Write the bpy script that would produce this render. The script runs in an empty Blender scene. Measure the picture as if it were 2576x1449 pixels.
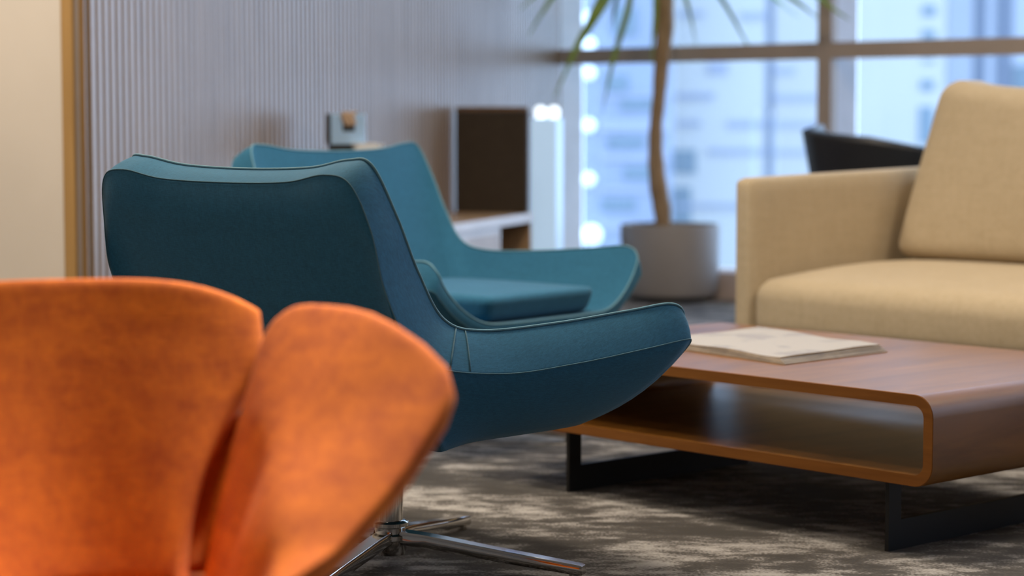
import bpy, bmesh, math, random
from mathutils import Vector, Matrix
random.seed(7)
C = bpy.context.scene
COL = C.collection
R = math.radians

# ------------------------------------------------------------ camera, world, lights, exposure
cam_d = bpy.data.cameras.new('camera')
cam_d.sensor_width = 36.0
cam_d.lens = 5400 / 2576 * 36
cam_d.clip_end = 600
cam_d.dof.use_dof = True
cam_d.dof.focus_distance = 4.0
cam_d.dof.aperture_fstop = 2.7
cam = bpy.data.objects.new('camera', cam_d)
cam.location = (0, 0, 0.88)
cam.rotation_euler = (R(90) - math.atan(424 / 5400), 0, 0)
COL.objects.link(cam)
C.camera = cam

C.view_settings.view_transform = 'Standard'
C.view_settings.look = 'None'
C.view_settings.gamma = 1.0
C.view_settings.use_curve_mapping = False
C.view_settings.exposure = 0.0

world = bpy.data.worlds.new('sky')
C.world = world
world.use_nodes = True
bg = world.node_tree.nodes['Background']
bg.inputs['Color'].default_value = (0.54, 0.72, 1.0, 1)
bg.inputs['Strength'].default_value = 6.2


def area_light(name, loc, size, power, col, rot=(0, 0, 0), size_y=None):
    l = bpy.data.lights.new(name, 'AREA')
    l.energy = power
    l.color = col
    l.size = size
    if size_y:
        l.shape = 'RECTANGLE'
        l.size_y = size_y
    o = bpy.data.objects.new(name, l)
    o.location = loc
    o.rotation_euler = rot
    COL.objects.link(o)
    return o


WARM = (1.0, 0.86, 0.69)
area_light('ceiling_panel_light', (-2.1, 5.3, 2.86), 0.6, 58, WARM)
area_light('ceiling_panel_light', (-0.1, 4.8, 2.86), 0.6, 72, WARM)
area_light('ceiling_panel_light', (2.3, 5.0, 2.86), 0.6, 32, WARM)
area_light('ceiling_panel_light', (3.6, 5.0, 2.86), 0.6, 22, WARM)
area_light('ceiling_panel_light', (1.2, 8.0, 2.86), 0.6, 26, WARM)
area_light('ceiling_panel_light', (-1.3, 1.9, 2.86), 0.6, 16, WARM)


def fill_spot(loc, aim, power, cone):
    l = bpy.data.lights.new('added_chair_fill', 'SPOT')
    l.energy = power
    l.color = WARM
    l.spot_size = R(cone)
    l.spot_blend = 0.6
    l.shadow_soft_size = 0.08
    o = bpy.data.objects.new('added_chair_fill', l)
    o.location = loc
    o.rotation_euler = (Vector(aim) - Vector(loc)).to_track_quat('-Z', 'Y').to_euler()
    COL.objects.link(o)


fill_spot((0.2, 4.5, 2.85), (-0.02, 2.35, 0.55), 1380, 32)  # unseen spot added to brighten the arm of the orange chair


# ------------------------------------------------------------ materials
def new_mat(name):
    m = bpy.data.materials.new(name)
    m.use_nodes = True
    nt = m.node_tree
    return m, nt, nt.nodes['Principled BSDF']


def N(nt, typ, **kw):
    n = nt.nodes.new(typ)
    for k, v in kw.items():
        if k in n.inputs:
            n.inputs[k].default_value = v
        else:
            setattr(n, k, v)
    return n


def ramp(nt, stops):
    r = nt.nodes.new('ShaderNodeValToRGB')
    e = r.color_ramp.elements
    while len(e) < len(stops):
        e.new(0.5)
    for el, (p, c) in zip(e, stops):
        el.position = p
        el.color = (c[0], c[1], c[2], 1)
    return r


def coords(nt, scale=(1, 1, 1), rot=(0, 0, 0), loc=(0, 0, 0)):
    tc = N(nt, 'ShaderNodeTexCoord')
    mp = N(nt, 'ShaderNodeMapping')
    mp.inputs['Scale'].default_value = scale
    mp.inputs['Rotation'].default_value = rot
    mp.inputs['Location'].default_value = loc
    nt.links.new(tc.outputs['Object'], mp.inputs['Vector'])
    return mp


def plain(name, col, rough=0.5, metal=0.0, var=0.06, scale=6.0, spec=0.5, bump=0.0):
    m, nt, p = new_mat(name)
    mp = coords(nt)
    nz = N(nt, 'ShaderNodeTexNoise', Scale=scale, Detail=4.0)
    nt.links.new(mp.outputs['Vector'], nz.inputs['Vector'])
    r = ramp(nt, [(0.3, [c * (1 - var) for c in col]), (0.7, [min(1, c * (1 + var)) for c in col])])
    nt.links.new(nz.outputs['Fac'], r.inputs['Fac'])
    nt.links.new(r.outputs['Color'], p.inputs['Base Color'])
    p.inputs['Roughness'].default_value = rough
    p.inputs['Metallic'].default_value = metal
    p.inputs['Specular IOR Level'].default_value = spec
    if bump:
        b = N(nt, 'ShaderNodeBump', Strength=bump, Distance=0.002)
        nt.links.new(nz.outputs['Fac'], b.inputs['Height'])
        nt.links.new(b.outputs['Normal'], p.inputs['Normal'])
    return m


def fabric(name, lo, hi, rough=0.85, thread=420.0, slub=28.0, mix=0.5, sheen=0.25, sheen_col=(1, 1, 1), bump=0.35):
    m, nt, p = new_mat(name)
    a = coords(nt, (1, 0.12, 1))
    b = coords(nt, (0.12, 1, 0.12))
    n1 = N(nt, 'ShaderNodeTexNoise', Scale=thread, Detail=2.0)
    n2 = N(nt, 'ShaderNodeTexNoise', Scale=thread, Detail=2.0)
    nt.links.new(a.outputs['Vector'], n1.inputs['Vector'])
    nt.links.new(b.outputs['Vector'], n2.inputs['Vector'])
    mul = N(nt, 'ShaderNodeMath', operation='ADD')
    nt.links.new(n1.outputs['Fac'], mul.inputs[0])
    nt.links.new(n2.outputs['Fac'], mul.inputs[1])
    c1 = coords(nt, (1, 1, 0.16))
    c2 = coords(nt, (0.14, 0.14, 1))
    s1 = N(nt, 'ShaderNodeTexNoise', Scale=slub, Detail=5.0, Roughness=0.65)
    s2 = N(nt, 'ShaderNodeTexNoise', Scale=slub, Detail=5.0, Roughness=0.65)
    nt.links.new(c1.outputs['Vector'], s1.inputs['Vector'])
    nt.links.new(c2.outputs['Vector'], s2.inputs['Vector'])
    sm = N(nt, 'ShaderNodeMath', operation='ADD')
    nt.links.new(s1.outputs['Fac'], sm.inputs[0])
    nt.links.new(s2.outputs['Fac'], sm.inputs[1])
    mx = N(nt, 'ShaderNodeMix')
    mx.data_type = 'FLOAT'
    mx.inputs[0].default_value = mix
    nt.links.new(mul.outputs[0], mx.inputs[2])
    nt.links.new(sm.outputs[0], mx.inputs[3])
    half = N(nt, 'ShaderNodeMath', operation='MULTIPLY')
    half.inputs[1].default_value = 0.5
    nt.links.new(mx.outputs[0], half.inputs[0])
    r = ramp(nt, [(0.38, lo), (0.62, hi)])
    nt.links.new(half.outputs[0], r.inputs['Fac'])
    nt.links.new(r.outputs['Color'], p.inputs['Base Color'])
    p.inputs['Roughness'].default_value = rough
    p.inputs['Specular IOR Level'].default_value = 0.25
    p.inputs['Sheen Weight'].default_value = sheen
    p.inputs['Sheen Roughness'].default_value = 0.4
    p.inputs['Sheen Tint'].default_value = (*sheen_col, 1)
    bp = N(nt, 'ShaderNodeBump', Strength=bump, Distance=0.0006)
    nt.links.new(mul.outputs[0], bp.inputs['Height'])
    nt.links.new(bp.outputs['Normal'], p.inputs['Normal'])
    return m


def wood(name, lo, hi, rough=0.35, scale=(3, 30, 30), spec=0.5, coat=0.0):
    m, nt, p = new_mat(name)
    mp = coords(nt, scale)
    nz = N(nt, 'ShaderNodeTexNoise', Scale=1.0, Detail=7.0, Roughness=0.6, Distortion=0.4)
    nt.links.new(mp.outputs['Vector'], nz.inputs['Vector'])
    mid = [(a + b) / 2 for a, b in zip(lo, hi)]
    r = ramp(nt, [(0.3, lo), (0.5, mid), (0.72, hi)])
    nt.links.new(nz.outputs['Fac'], r.inputs['Fac'])
    nt.links.new(r.outputs['Color'], p.inputs['Base Color'])
    p.inputs['Roughness'].default_value = rough
    p.inputs['Specular IOR Level'].default_value = spec
    p.inputs['Coat Weight'].default_value = coat
    p.inputs['Coat Roughness'].default_value = 0.15
    bp = N(nt, 'ShaderNodeBump', Strength=0.08, Distance=0.001)
    nt.links.new(nz.outputs['Fac'], bp.inputs['Height'])
    nt.links.new(bp.outputs['Normal'], p.inputs['Normal'])
    return m


def carpet_mat():
    m, nt, p = new_mat('streaked_carpet')
    rz = R(47.9)
    a = coords(nt, (3.4, 5.4, 1), (0, 0, rz))
    b = coords(nt, (11.0, 21.0, 1), (0, 0, rz))
    c = coords(nt, (1, 1, 1))
    n1 = N(nt, 'ShaderNodeTexNoise', Scale=1.0, Detail=4.0, Roughness=0.55, Distortion=0.3)
    n2 = N(nt, 'ShaderNodeTexNoise', Scale=1.0, Detail=3.0, Roughness=0.6)
    n3 = N(nt, 'ShaderNodeTexNoise', Scale=150.0, Detail=3.0)
    for mp, n in ((a, n1), (b, n2), (c, n3)):
        nt.links.new(mp.outputs['Vector'], n.inputs['Vector'])
    m1 = N(nt, 'ShaderNodeMath', operation='MULTIPLY_ADD')
    m1.inputs[1].default_value = 0.75
    nt.links.new(n2.outputs['Fac'], m1.inputs[0])
    nt.links.new(n1.outputs['Fac'], m1.inputs[2])
    m2 = N(nt, 'ShaderNodeMath', operation='MULTIPLY_ADD')
    m2.inputs[1].default_value = 0.45
    nt.links.new(n3.outputs['Fac'], m2.inputs[0])
    nt.links.new(m1.outputs[0], m2.inputs[2])
    r = ramp(nt, [(0.44, (0.055, 0.050, 0.045)), (0.50, (0.095, 0.087, 0.080)), (0.532, (0.235, 0.222, 0.208)), (0.585, (0.39, 0.373, 0.355))])
    dv = N(nt, 'ShaderNodeMath', operation='MULTIPLY')
    dv.inputs[1].default_value = 1 / 2.2
    nt.links.new(m2.outputs[0], dv.inputs[0])
    nt.links.new(dv.outputs[0], r.inputs['Fac'])
    nt.links.new(r.outputs['Color'], p.inputs['Base Color'])
    p.inputs['Roughness'].default_value = 0.95
    p.inputs['Specular IOR Level'].default_value = 0.15
    p.inputs['Sheen Weight'].default_value = 0.1
    bp = N(nt, 'ShaderNodeBump', Strength=0.5, Distance=0.003)
    nt.links.new(n3.outputs['Fac'], bp.inputs['Height'])
    nt.links.new(bp.outputs['Normal'], p.inputs['Normal'])
    return m


def glass_mat():
    m = bpy.data.materials.new('window_glass')
    m.use_nodes = True
    nt = m.node_tree
    nt.nodes.clear()
    out = N(nt, 'ShaderNodeOutputMaterial')
    tr = N(nt, 'ShaderNodeBsdfTransparent')
    tr.inputs['Color'].default_value = (0.93, 0.97, 1.0, 1)
    gl = N(nt, 'ShaderNodeBsdfGlossy')
    gl.inputs['Roughness'].default_value = 0.02
    fr = N(nt, 'ShaderNodeFresnel')
    fr.inputs['IOR'].default_value = 1.45
    mx = N(nt, 'ShaderNodeMixShader')
    nt.links.new(fr.outputs[0], mx.inputs[0])
    nt.links.new(tr.outputs[0], mx.inputs[1])
    nt.links.new(gl.outputs[0], mx.inputs[2])
    nt.links.new(mx.outputs[0], out.inputs['Surface'])
    return m


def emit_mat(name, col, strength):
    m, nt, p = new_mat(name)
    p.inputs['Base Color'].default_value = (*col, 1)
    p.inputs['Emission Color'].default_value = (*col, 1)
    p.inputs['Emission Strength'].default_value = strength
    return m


M = {}
M['carpet'] = carpet_mat()
M['glass'] = glass_mat()
M['cream'] = plain('cream_wall_paint', (0.63, 0.57, 0.50), 0.8, var=0.03, scale=3)
M['ceiling'] = plain('ceiling_paint', (0.8, 0.79, 0.77), 0.9, var=0.02)
M['slat'] = wood('slat_wood', (0.215, 0.15, 0.10), (0.335, 0.245, 0.175), 0.34, (60, 60, 2.0), 0.8)
M['slat_back'] = plain('slat_backing', (0.05, 0.035, 0.026), 0.9)
M['gold_wood'] = wood('honey_oak', (0.30, 0.17, 0.055), (0.42, 0.25, 0.09), 0.4, (40, 40, 1.5))
M['dark_wood'] = wood('brown_oak', (0.14, 0.075, 0.02), (0.22, 0.12, 0.035), 0.45, (40, 40, 1.5))
M['grey_metal'] = plain('grey_metal', (0.32, 0.28, 0.26), 0.4, 0.3)
M['frame'] = plain('bronze_frame', (0.42, 0.345, 0.29), 0.5, 0.0, var=0.05)
M['fin'] = plain('pale_fin', (0.6, 0.6, 0.64), 0.6)
M['jamb'] = plain('jamb_panel', (0.78, 0.78, 0.78), 0.5)
M['sill'] = plain('sill_paint', (0.55, 0.45, 0.40), 0.6)
M['teal'] = fabric('teal_wool', (0.016, 0.096, 0.172), (0.026, 0.142, 0.25), 0.85, 700, 60, 0.25, 0.22, (0.7, 0.9, 1.0), 0.25)
M['teal_daylit'] = fabric('teal_trim', (0.10, 0.24, 0.31), (0.14, 0.31, 0.40), 0.7, 900, 90, 0.3, 0.3)  # piping is shell cloth; the skylight it catches is put into this lighter colour
M['teal_trim'] = fabric('teal_stitch_thread', (0.045, 0.135, 0.185), (0.065, 0.175, 0.235), 0.7, 900, 90, 0.3, 0.2)
M['orange'] = fabric('orange_melange', (0.34, 0.056, 0.002), (0.68, 0.170, 0.006), 0.9, 480, 34, 0.62, 0.03, (1, 0.6, 0.4))
M['linen'] = fabric('beige_linen', (0.43, 0.345, 0.225), (0.52, 0.425, 0.29), 0.9, 520, 55, 0.45, 0.2, (1, 0.95, 0.9))
M['walnut'] = wood('walnut_veneer', (0.13, 0.047, 0.007), (0.26, 0.104, 0.014), 0.36, (14, 2.2, 14), 0.5)
M['walnut_edge'] = wood('walnut_ply_edge', (0.20, 0.070, 0.012), (0.29, 0.11, 0.02), 0.55, (3, 30, 40), 0.2)
M['black_metal'] = plain('black_steel', (0.012, 0.012, 0.013), 0.45, 0.3)
M['chrome'] = plain('polished_chrome', (0.62, 0.60, 0.57), 0.10, 1.0, var=0.01)
M['paper'] = None
M['black_leather'] = plain('black_leather', (0.014, 0.015, 0.018), 0.42, scale=90, bump=0.3)
M['pot'] = plain('grey_ceramic', (0.33, 0.30, 0.28), 0.6, var=0.04)
M['soil'] = plain('soil', (0.06, 0.045, 0.03), 0.95, var=0.4, scale=40, bump=1.0)
M['bark'] = wood('cane_bark', (0.27, 0.165, 0.08), (0.44, 0.29, 0.155), 0.8, (30, 30, 9))
M['leaf'] = plain('strap_leaf', (0.22, 0.33, 0.05), 0.45, var=0.35, scale=3)
M['oak_top'] = wood('pale_oak', (0.36, 0.22, 0.11), (0.48, 0.31, 0.17), 0.35, (4, 40, 40))
M['white_lam'] = plain('white_laminate', (0.62, 0.56, 0.53), 0.45)
M['niche'] = wood('niche_wood', (0.10, 0.035, 0.008), (0.17, 0.065, 0.016), 0.5, (4, 30, 30))
M['charcoal'] = fabric('charcoal_felt', (0.045, 0.033, 0.023), (0.07, 0.053, 0.038), 0.95, 300, 40, 0.4, 0.05)
M['white'] = plain('white_gloss', (0.8, 0.82, 0.84), 0.25)
M['box_blue'] = plain('pale_blue_card', (0.45, 0.68, 1.0), 0.4)
M['tissue'] = plain('tan_tissue', (0.62, 0.44, 0.30), 0.9)
M['dark'] = plain('dark_plastic', (0.02, 0.025, 0.03), 0.5)
M['facade_white'] = plain('pale_facade', (0.32, 0.32, 0.31), 0.8, var=0.02, scale=0.2)
M['facade_mid'] = plain('grey_facade', (0.27, 0.29, 0.33), 0.8, var=0.03, scale=0.2)
M['facade_blue'] = plain('blue_grey_facade', (0.165, 0.19, 0.245), 0.8, var=0.12, scale=0.25)
M['ext_glass'] = plain('building_window', (0.08, 0.12, 0.15), 0.3)
M['ext_strip'] = plain('building_ledge', (0.20, 0.22, 0.28), 0.7)
M['ext_pier'] = plain('building_pier', (0.10, 0.12, 0.16), 0.7)
M['facade_warm'] = plain('cream_facade', (0.29, 0.285, 0.275), 0.8, var=0.02, scale=0.2)
M['street'] = plain('street_ground', (0.2, 0.2, 0.21), 0.9)


# ------------------------------------------------------------ geometry helpers
def link_mesh(name, bm, mat, parent=None, smooth=True, angle=None):
    bmesh.ops.recalc_face_normals(bm, faces=bm.faces)
    me = bpy.data.meshes.new(name)
    bm.to_mesh(me)
    bm.free()
    for p in me.polygons:
        p.use_smooth = smooth
    if smooth and angle is not None:
        me.set_sharp_from_angle(angle=R(angle))
    mats = mat if isinstance(mat, (list, tuple)) else [mat]
    for x in mats:
        me.materials.append(x)
    o = bpy.data.objects.new(name, me)
    COL.objects.link(o)
    if parent:
        o.parent = parent
    return o


def tag(o, label, cat, group=None):
    o['label'] = label
    o['category'] = cat
    if group:
        o['group'] = group
    return o


def thing(name, label, cat, loc=(0, 0, 0), rz=0.0, group=None):
    o = bpy.data.objects.new(name, None)
    o.empty_display_size = 0.1
    o.location = loc
    o.rotation_euler = (0, 0, rz)
    COL.objects.link(o)
    return tag(o, label, cat, group)


def struct(o):
    o['kind'] = 'structure'
    return o


def box(bm, x0, x1, y0, y1, z0, z1, bev=0.0, seg=3, mi=0):
    r = bmesh.ops.create_cube(bm, size=1.0, matrix=Matrix.Translation(((x0 + x1) / 2, (y0 + y1) / 2, (z0 + z1) / 2)) @ Matrix.Diagonal((abs(x1 - x0), abs(y1 - y0), abs(z1 - z0), 1)))
    vs = r['verts']
    fs = list({f for v in vs for f in v.link_faces})
    if bev:
        es = list({e for v in vs for e in v.link_edges})
        rr = bmesh.ops.bevel(bm, geom=es, offset=bev, segments=seg, profile=0.5, affect='EDGES')
        fs = list(set(f for f in fs if f.is_valid) | set(rr['faces']))
    for f in fs:
        f.material_index = mi
    return fs


def cylinder(bm, x, y, z0, z1, r0, r1=None, n=32):
    r1 = r0 if r1 is None else r1
    bmesh.ops.create_cone(bm, cap_ends=True, segments=n, radius1=r0, radius2=r1, depth=z1 - z0, matrix=Matrix.Translation((x, y, (z0 + z1) / 2)))


def lathe(bm, prof, n=48, x=0.0, y=0.0):
    rows = []
    for r, z in prof:
        rows.append([bm.verts.new((x + r * math.cos(2 * math.pi * k / n), y + r * math.sin(2 * math.pi * k / n), z)) for k in range(n)])
    for a, b in zip(rows, rows[1:]):
        for k in range(n):
            bm.faces.new((a[k], a[(k + 1) % n], b[(k + 1) % n], b[k]))
    for row in (rows[0], rows[-1]):
        if prof[0 if row is rows[0] else -1][0] > 1e-4:
            bm.faces.new(row)


def catmull(pts, n, closed=False):
    pts = [Vector(p) for p in pts]
    L = len(pts)
    segs = L if closed else L - 1
    out = []
    for s in range(segs):
        if closed:
            p0, p1, p2, p3 = pts[(s - 1) % L], pts[s], pts[(s + 1) % L], pts[(s + 2) % L]
        else:
            p0, p1, p2, p3 = pts[max(s - 1, 0)], pts[s], pts[s + 1], pts[min(s + 2, L - 1)]
        for k in range(n):
            t = k / n
            out.append(0.5 * ((2 * p1) + (-p0 + p2) * t + (2 * p0 - 5 * p1 + 4 * p2 - p3) * t * t + (-p0 + 3 * p1 - 3 * p2 + p3) * t ** 3))
    if not closed:
        out.append(pts[-1].copy())
    return out


def tube(bm, pts, rad, n=8, closed=False):
    pts = [Vector(p) for p in pts]
    L = len(pts)
    rads = rad if isinstance(rad, (list, tuple)) else [rad] * L
    rows = []
    up = Vector((0, 0, 1))
    prev = None
    for i, p in enumerate(pts):
        a = pts[(i - 1) % L] if (closed or i > 0) else p
        b = pts[(i + 1) % L] if (closed or i < L - 1) else p
        t = (b - a).normalized()
        if prev is None:
            ref = up if abs(t.z) < 0.9 else Vector((1, 0, 0))
            u = t.cross(ref).normalized()
        else:
            u = (prev - t * prev.dot(t)).normalized()
        prev = u
        v = t.cross(u)
        rows.append([bm.verts.new(p + (u * math.cos(2 * math.pi * k / n) + v * math.sin(2 * math.pi * k / n)) * rads[i]) for k in range(n)])
    rng = range(L) if closed else range(L - 1)
    for i in rng:
        a, b = rows[i], rows[(i + 1) % L]
        sh = 0
        if closed and i == L - 1:
            sh = min(range(n), key=lambda s: (a[0].co - b[s].co).length)
        for k in range(n):
            bm.faces.new((a[k], a[(k + 1) % n], b[(k + 1 + sh) % n], b[(k + sh) % n]))
    if not closed:
        bm.faces.new(rows[0])
        bm.faces.new(list(reversed(rows[-1])))


def puff(bm, x0, x1, y0, y1, z0, z1, r, crown=0.0, front=0.0, n=18, fn=None):
    """A soft cushion: a box with rounded edges whose faces swell."""
    c = Vector(((x0 + x1) / 2, (y0 + y1) / 2, (z0 + z1) / 2))
    h = Vector(((x1 - x0) / 2, (y1 - y0) / 2, (z1 - z0) / 2))
    ts = [math.sin((k / n - 0.5) * math.pi) for k in range(n + 1)]
    ts = [0.55 * t + 0.45 * (2 * k / n - 1) for k, t in enumerate(ts)]
    verts = {}

    def vert(p):
        key = tuple(round(q, 5) for q in p)
        if key not in verts:
            q = Vector([p[i] * h[i] for i in range(3)])
            inn = Vector([max(-(h[i] - r), min(h[i] - r, q[i])) for i in range(3)])
            d = q - inn
            w = inn + (d.normalized() * r if d.length > 1e-9 else d)
            ux, uy, uz = w.x / h.x, w.y / h.y, w.z / h.z
            w.z += crown * (1 - ux * ux) * (1 - uy * uy) * (1 if uz > 0 else -0.3) * abs(uz)
            w.y += front * (1 - ux * ux) * (1 - uz * uz) * uy
            w = w + c
            if fn:
                w = fn(w, ux, uy, uz)
            verts[key] = bm.verts.new(w)
        return verts[key]
    for ax in range(3):
        for s in (-1, 1):
            for i in range(n):
                for j in range(n):
                    q = []
                    for (a, b) in ((i, j), (i + 1, j), (i + 1, j + 1), (i, j + 1)):
                        p = [0, 0, 0]
                        p[ax] = s
                        p[(ax + 1) % 3] = ts[a]
                        p[(ax + 2) % 3] = ts[b]
                        q.append(vert(p))
                    bm.faces.new(q)


def pillow_sheet(bm, P, th, edge=0.16):
    """P[i][j]: a grid of points on a mid surface; th: thickness. Closed padded sheet with rounded rims."""
    ni, nj = len(P), len(P[0])

    def prof(u):
        e = min(u, 1 - u) / edge
        return 1.0 if e >= 1 else math.sqrt(max(0.0, 1 - (1 - e) ** 2))
    A, B = [], []
    for i in range(ni):
        ra, rb = [], []
        for j in range(nj):
            du = P[min(i + 1, ni - 1)][j] - P[max(i - 1, 0)][j]
            dv = P[i][min(j + 1, nj - 1)] - P[i][max(j - 1, 0)]
            nn = du.cross(dv)
            nn = nn.normalized() if nn.length > 1e-12 else Vector((0, 0, 1))
            t = th / 2 * min(prof(i / (ni - 1)), prof(j / (nj - 1)))
            rim = i in (0, ni - 1) or j in (0, nj - 1)
            v1 = bm.verts.new(P[i][j] + nn * t)
            ra.append(v1)
            rb.append(v1 if rim else bm.verts.new(P[i][j] - nn * t))
        A.append(ra)
        B.append(rb)
    for G in (A, B):
        for i in range(ni - 1):
            for j in range(nj - 1):
                f = (G[i][j], G[i + 1][j], G[i + 1][j + 1], G[i][j + 1])
                if len(set(f)) == 4:
                    try:
                        bm.faces.new(f)
                    except ValueError:
                        pass


def eased(n):
    """0..1 parameters crowded towards both ends, for rounded rims"""
    return [0.5 - 0.5 * math.cos(math.pi * k / n) for k in range(n + 1)]


def bez(a, m, b, t):
    c = m * 2 - (a + b) * 0.5
    return a * (1 - t) ** 2 + c * (2 * t * (1 - t)) + b * t * t


def copy_tree(o, parent=None):
    c = o.copy()
    COL.objects.link(c)
    if parent:
        c.parent = parent
    for ch in list(o.children):
        copy_tree(ch, c)
    return c


# ------------------------------------------------------------ room shell
CO = Vector((0.256, 11.2, 0))            # corner of slatted wall and window wall
WD = Vector((0.7577, -0.6526, 0))        # along the window wall, to the right
WN = Vector((-0.6526, -0.7577, 0))       # into the room from the window wall
TD = Vector((-0.2966, -0.955, 0))        # along the slatted wall, towards the viewer
TN = Vector((0.955, -0.2966, 0))         # into the room from the slatted wall
CEIL = 2.9
SL = 5.083
S0 = CO + TD * SL
LW = S0 + Vector((-0.955, 0.2966, 0)) * 3.0
WE = CO + WD * 9.0

bm = bmesh.new()
poly = [CO + Vector((0.25, 0.55, 0)), S0 + Vector((-0.2, 0.3, 0)), LW + Vector((-0.2, 0.3, 0)), Vector((-4.3, -4.2, 0)), Vector((7.4, -4.2, 0)), WE + Vector((0.4, 0, 0))]
f = bm.faces.new([bm.verts.new(v) for v in poly])
r = bmesh.ops.extrude_face_region(bm, geom=[f])
bmesh.ops.translate(bm, verts=[g for g in r['geom'] if isinstance(g, bmesh.types.BMVert)], vec=(0, 0, -0.12))
struct(link_mesh('floor', bm, M['carpet'], smooth=False))
bm = bmesh.new()
f = bm.faces.new([bm.verts.new(v + Vector((0, 0, CEIL))) for v in poly])
r = bmesh.ops.extrude_face_region(bm, geom=[f])
bmesh.ops.translate(bm, verts=[g for g in r['geom'] if isinstance(g, bmesh.types.BMVert)], vec=(0, 0, 0.12))
struct(link_mesh('ceiling', bm, M['ceiling'], smooth=False))


def wall_box(name, p, q, outward, mat, th=0.12, z0=0.0, z1=CEIL):
    bm = bmesh.new()
    o = outward.normalized() * th
    lo = [bm.verts.new(v + Vector((0, 0, z0))) for v in (p, q, q + o, p + o)]
    hi = [bm.verts.new(v + Vector((0, 0, z1))) for v in (p, q, q + o, p + o)]
    bm.faces.new(lo)
    bm.faces.new(hi)
    for k in range(4):
        bm.faces.new((lo[k], lo[(k + 1) % 4], hi[(k + 1) % 4], hi[k]))
    return struct(link_mesh(name, bm, mat, smooth=False))


def oriented_box(bm, origin, ex, ey, x0, x1, y0, y1, z0, z1, mi=0):
    vs = []
    for z in (z0, z1):
        for x, y in ((x0, y0), (x1, y0), (x1, y1), (x0, y1)):
            vs.append(bm.verts.new(origin + ex * x + ey * y + Vector((0, 0, z))))
    for q in ((0, 3, 2, 1), (4, 5, 6, 7), (0, 1, 5, 4), (1, 2, 6, 5), (2, 3, 7, 6), (3, 0, 4, 7)):
        f = bm.faces.new([vs[k] for k in q])
        f.material_index = mi
    return vs


# slatted wall: dark backing with rounded vertical battens
bm = bmesh.new()
oriented_box(bm, CO, TD, TN, -0.05, SL, -0.14, -0.02, 0, CEIL, 1)
pitch = 0.0415
k = 0
t = 0.004
while t < SL - 0.02:
    w = 0.0262
    pts = [(t, -0.021), (t, -0.003), (t + 0.0012, -0.0008), (t + 0.004, 0.0), (t + w - 0.004, 0.0), (t + w - 0.0012, -0.0008), (t + w, -0.003), (t + w, -0.021)]
    lo = [bm.verts.new(CO + TD * a + TN * b) for a, b in pts]
    hi = [bm.verts.new(CO + TD * a + TN * b + Vector((0, 0, CEIL))) for a, b in pts]
    for i in range(len(pts) - 1):
        bm.faces.new((lo[i], lo[i + 1], hi[i + 1], hi[i]))
    t += pitch
struct(link_mesh('wall_left', bm, [M['slat'], M['slat_back']], smooth=True, angle=40))

# timber-edged end of the cream wall
CX = Vector((-0.955, 0.2966, 0))
CY = Vector((-0.2966, -0.955, 0))
bm = bmesh.new()
oriented_box(bm, S0, CX, CY, 0.0, 0.017, 0.001, 0.012, 0, CEIL)
struct(link_mesh('trim_1', bm, M['dark_wood'], smooth=False))
bm = bmesh.new()
oriented_box(bm, S0, CX, CY, 0.0175, 0.0345, 0.001, 0.008, 0, CEIL)
struct(link_mesh('trim_2', bm, M['grey_metal'], smooth=False))
bm = bmesh.new()
oriented_box(bm, S0, CX, CY, 0.035, 0.070, 0.001, 0.022, 0, CEIL)
struct(link_mesh('trim_3', bm, M['gold_wood'], smooth=False))
bm = bmesh.new()
oriented_box(bm, S0, CX, CY, 0.071, 3.0, 0.001, 0.02, 0, CEIL)
struct(link_mesh('wall_near_left', bm, M['cream'], smooth=False))
wall_box('wall_side', LW, Vector((-4.3, -4.2, 0)), Vector((-1, 0, 0)), M['cream'])
wall_box('wall_back', Vector((-4.3, -4.2, 0)), Vector((7.4, -4.2, 0)), Vector((0, -1, 0)), M['cream'])
wall_box('wall_right', Vector((7.4, -4.2, 0)), WE + Vector((0.3, -0.1, 0)), Vector((1, 0, 0)), M['dark_wood'])

# window wall: pale jamb, bronze grid of mullions and transoms, deep pale fins, glass, low sill
WO = -WN                                   # outward
bm = bmesh.new()
oriented_box(bm, CO, WD, WO, -0.03, -0.001, 0.0, 0.175, 0, CEIL)
struct(link_mesh('trim_4', bm, M['jamb'], smooth=False))
bm = bmesh.new()
oriented_box(bm, CO, WD, WO, 0.0, 9.0, -0.04, 0.26, 0.0, 0.135)
struct(link_mesh('trim_5', bm, M['sill'], smooth=False))
win = bpy.data.objects.new('window_1', None)
win.location = (0, 0, 0)
COL.objects.link(win)
struct(win)
mull = [1.632 + 1.56 * k for k in range(5)]
bm = bmesh.new()
oriented_box(bm, CO, WD, WO, 0.0, 9.0, -0.045, 0.0, 1.163, 1.240)
link_mesh('transom', bm, M['frame'], win, smooth=False)
for tm in mull:
    bm = bmesh.new()
    oriented_box(bm, CO, WD, WO, tm - 0.039, tm + 0.039, -0.047, 0.0, 0.135, CEIL)
    link_mesh('mullion', bm, M['frame'], win, smooth=False)
    bm = bmesh.new()
    oriented_box(bm, CO, WD, WO, tm - 0.039, tm + 0.039, 0.001, 0.18, 0.135, CEIL)
    link_mesh('mullion_fin', bm, M['fin'], win, smooth=False)
edges = [0.0] + mull + [9.0]
for a, b in zip(edges, edges[1:]):
    bm = bmesh.new()
    a2 = a + (0.040 if a > 0.1 else 0.0)
    oriented_box(bm, CO, WD, WO, a2, b - (0.040 if b < 8.9 else 0), 0.181, 0.187, 0.135, CEIL)
    link_mesh('glass_pane', bm, M['glass'], win, smooth=False)

# ------------------------------------------------------------ outside: buildings across the street
bm = bmesh.new()
box(bm, -250, 250, 40, 480, -41, -40)
struct(link_mesh('ground', bm, M['street'], smooth=False))
FD = 120.0


def fx(px, d=FD):
    return (px - 1288) / 5417 * d


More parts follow.
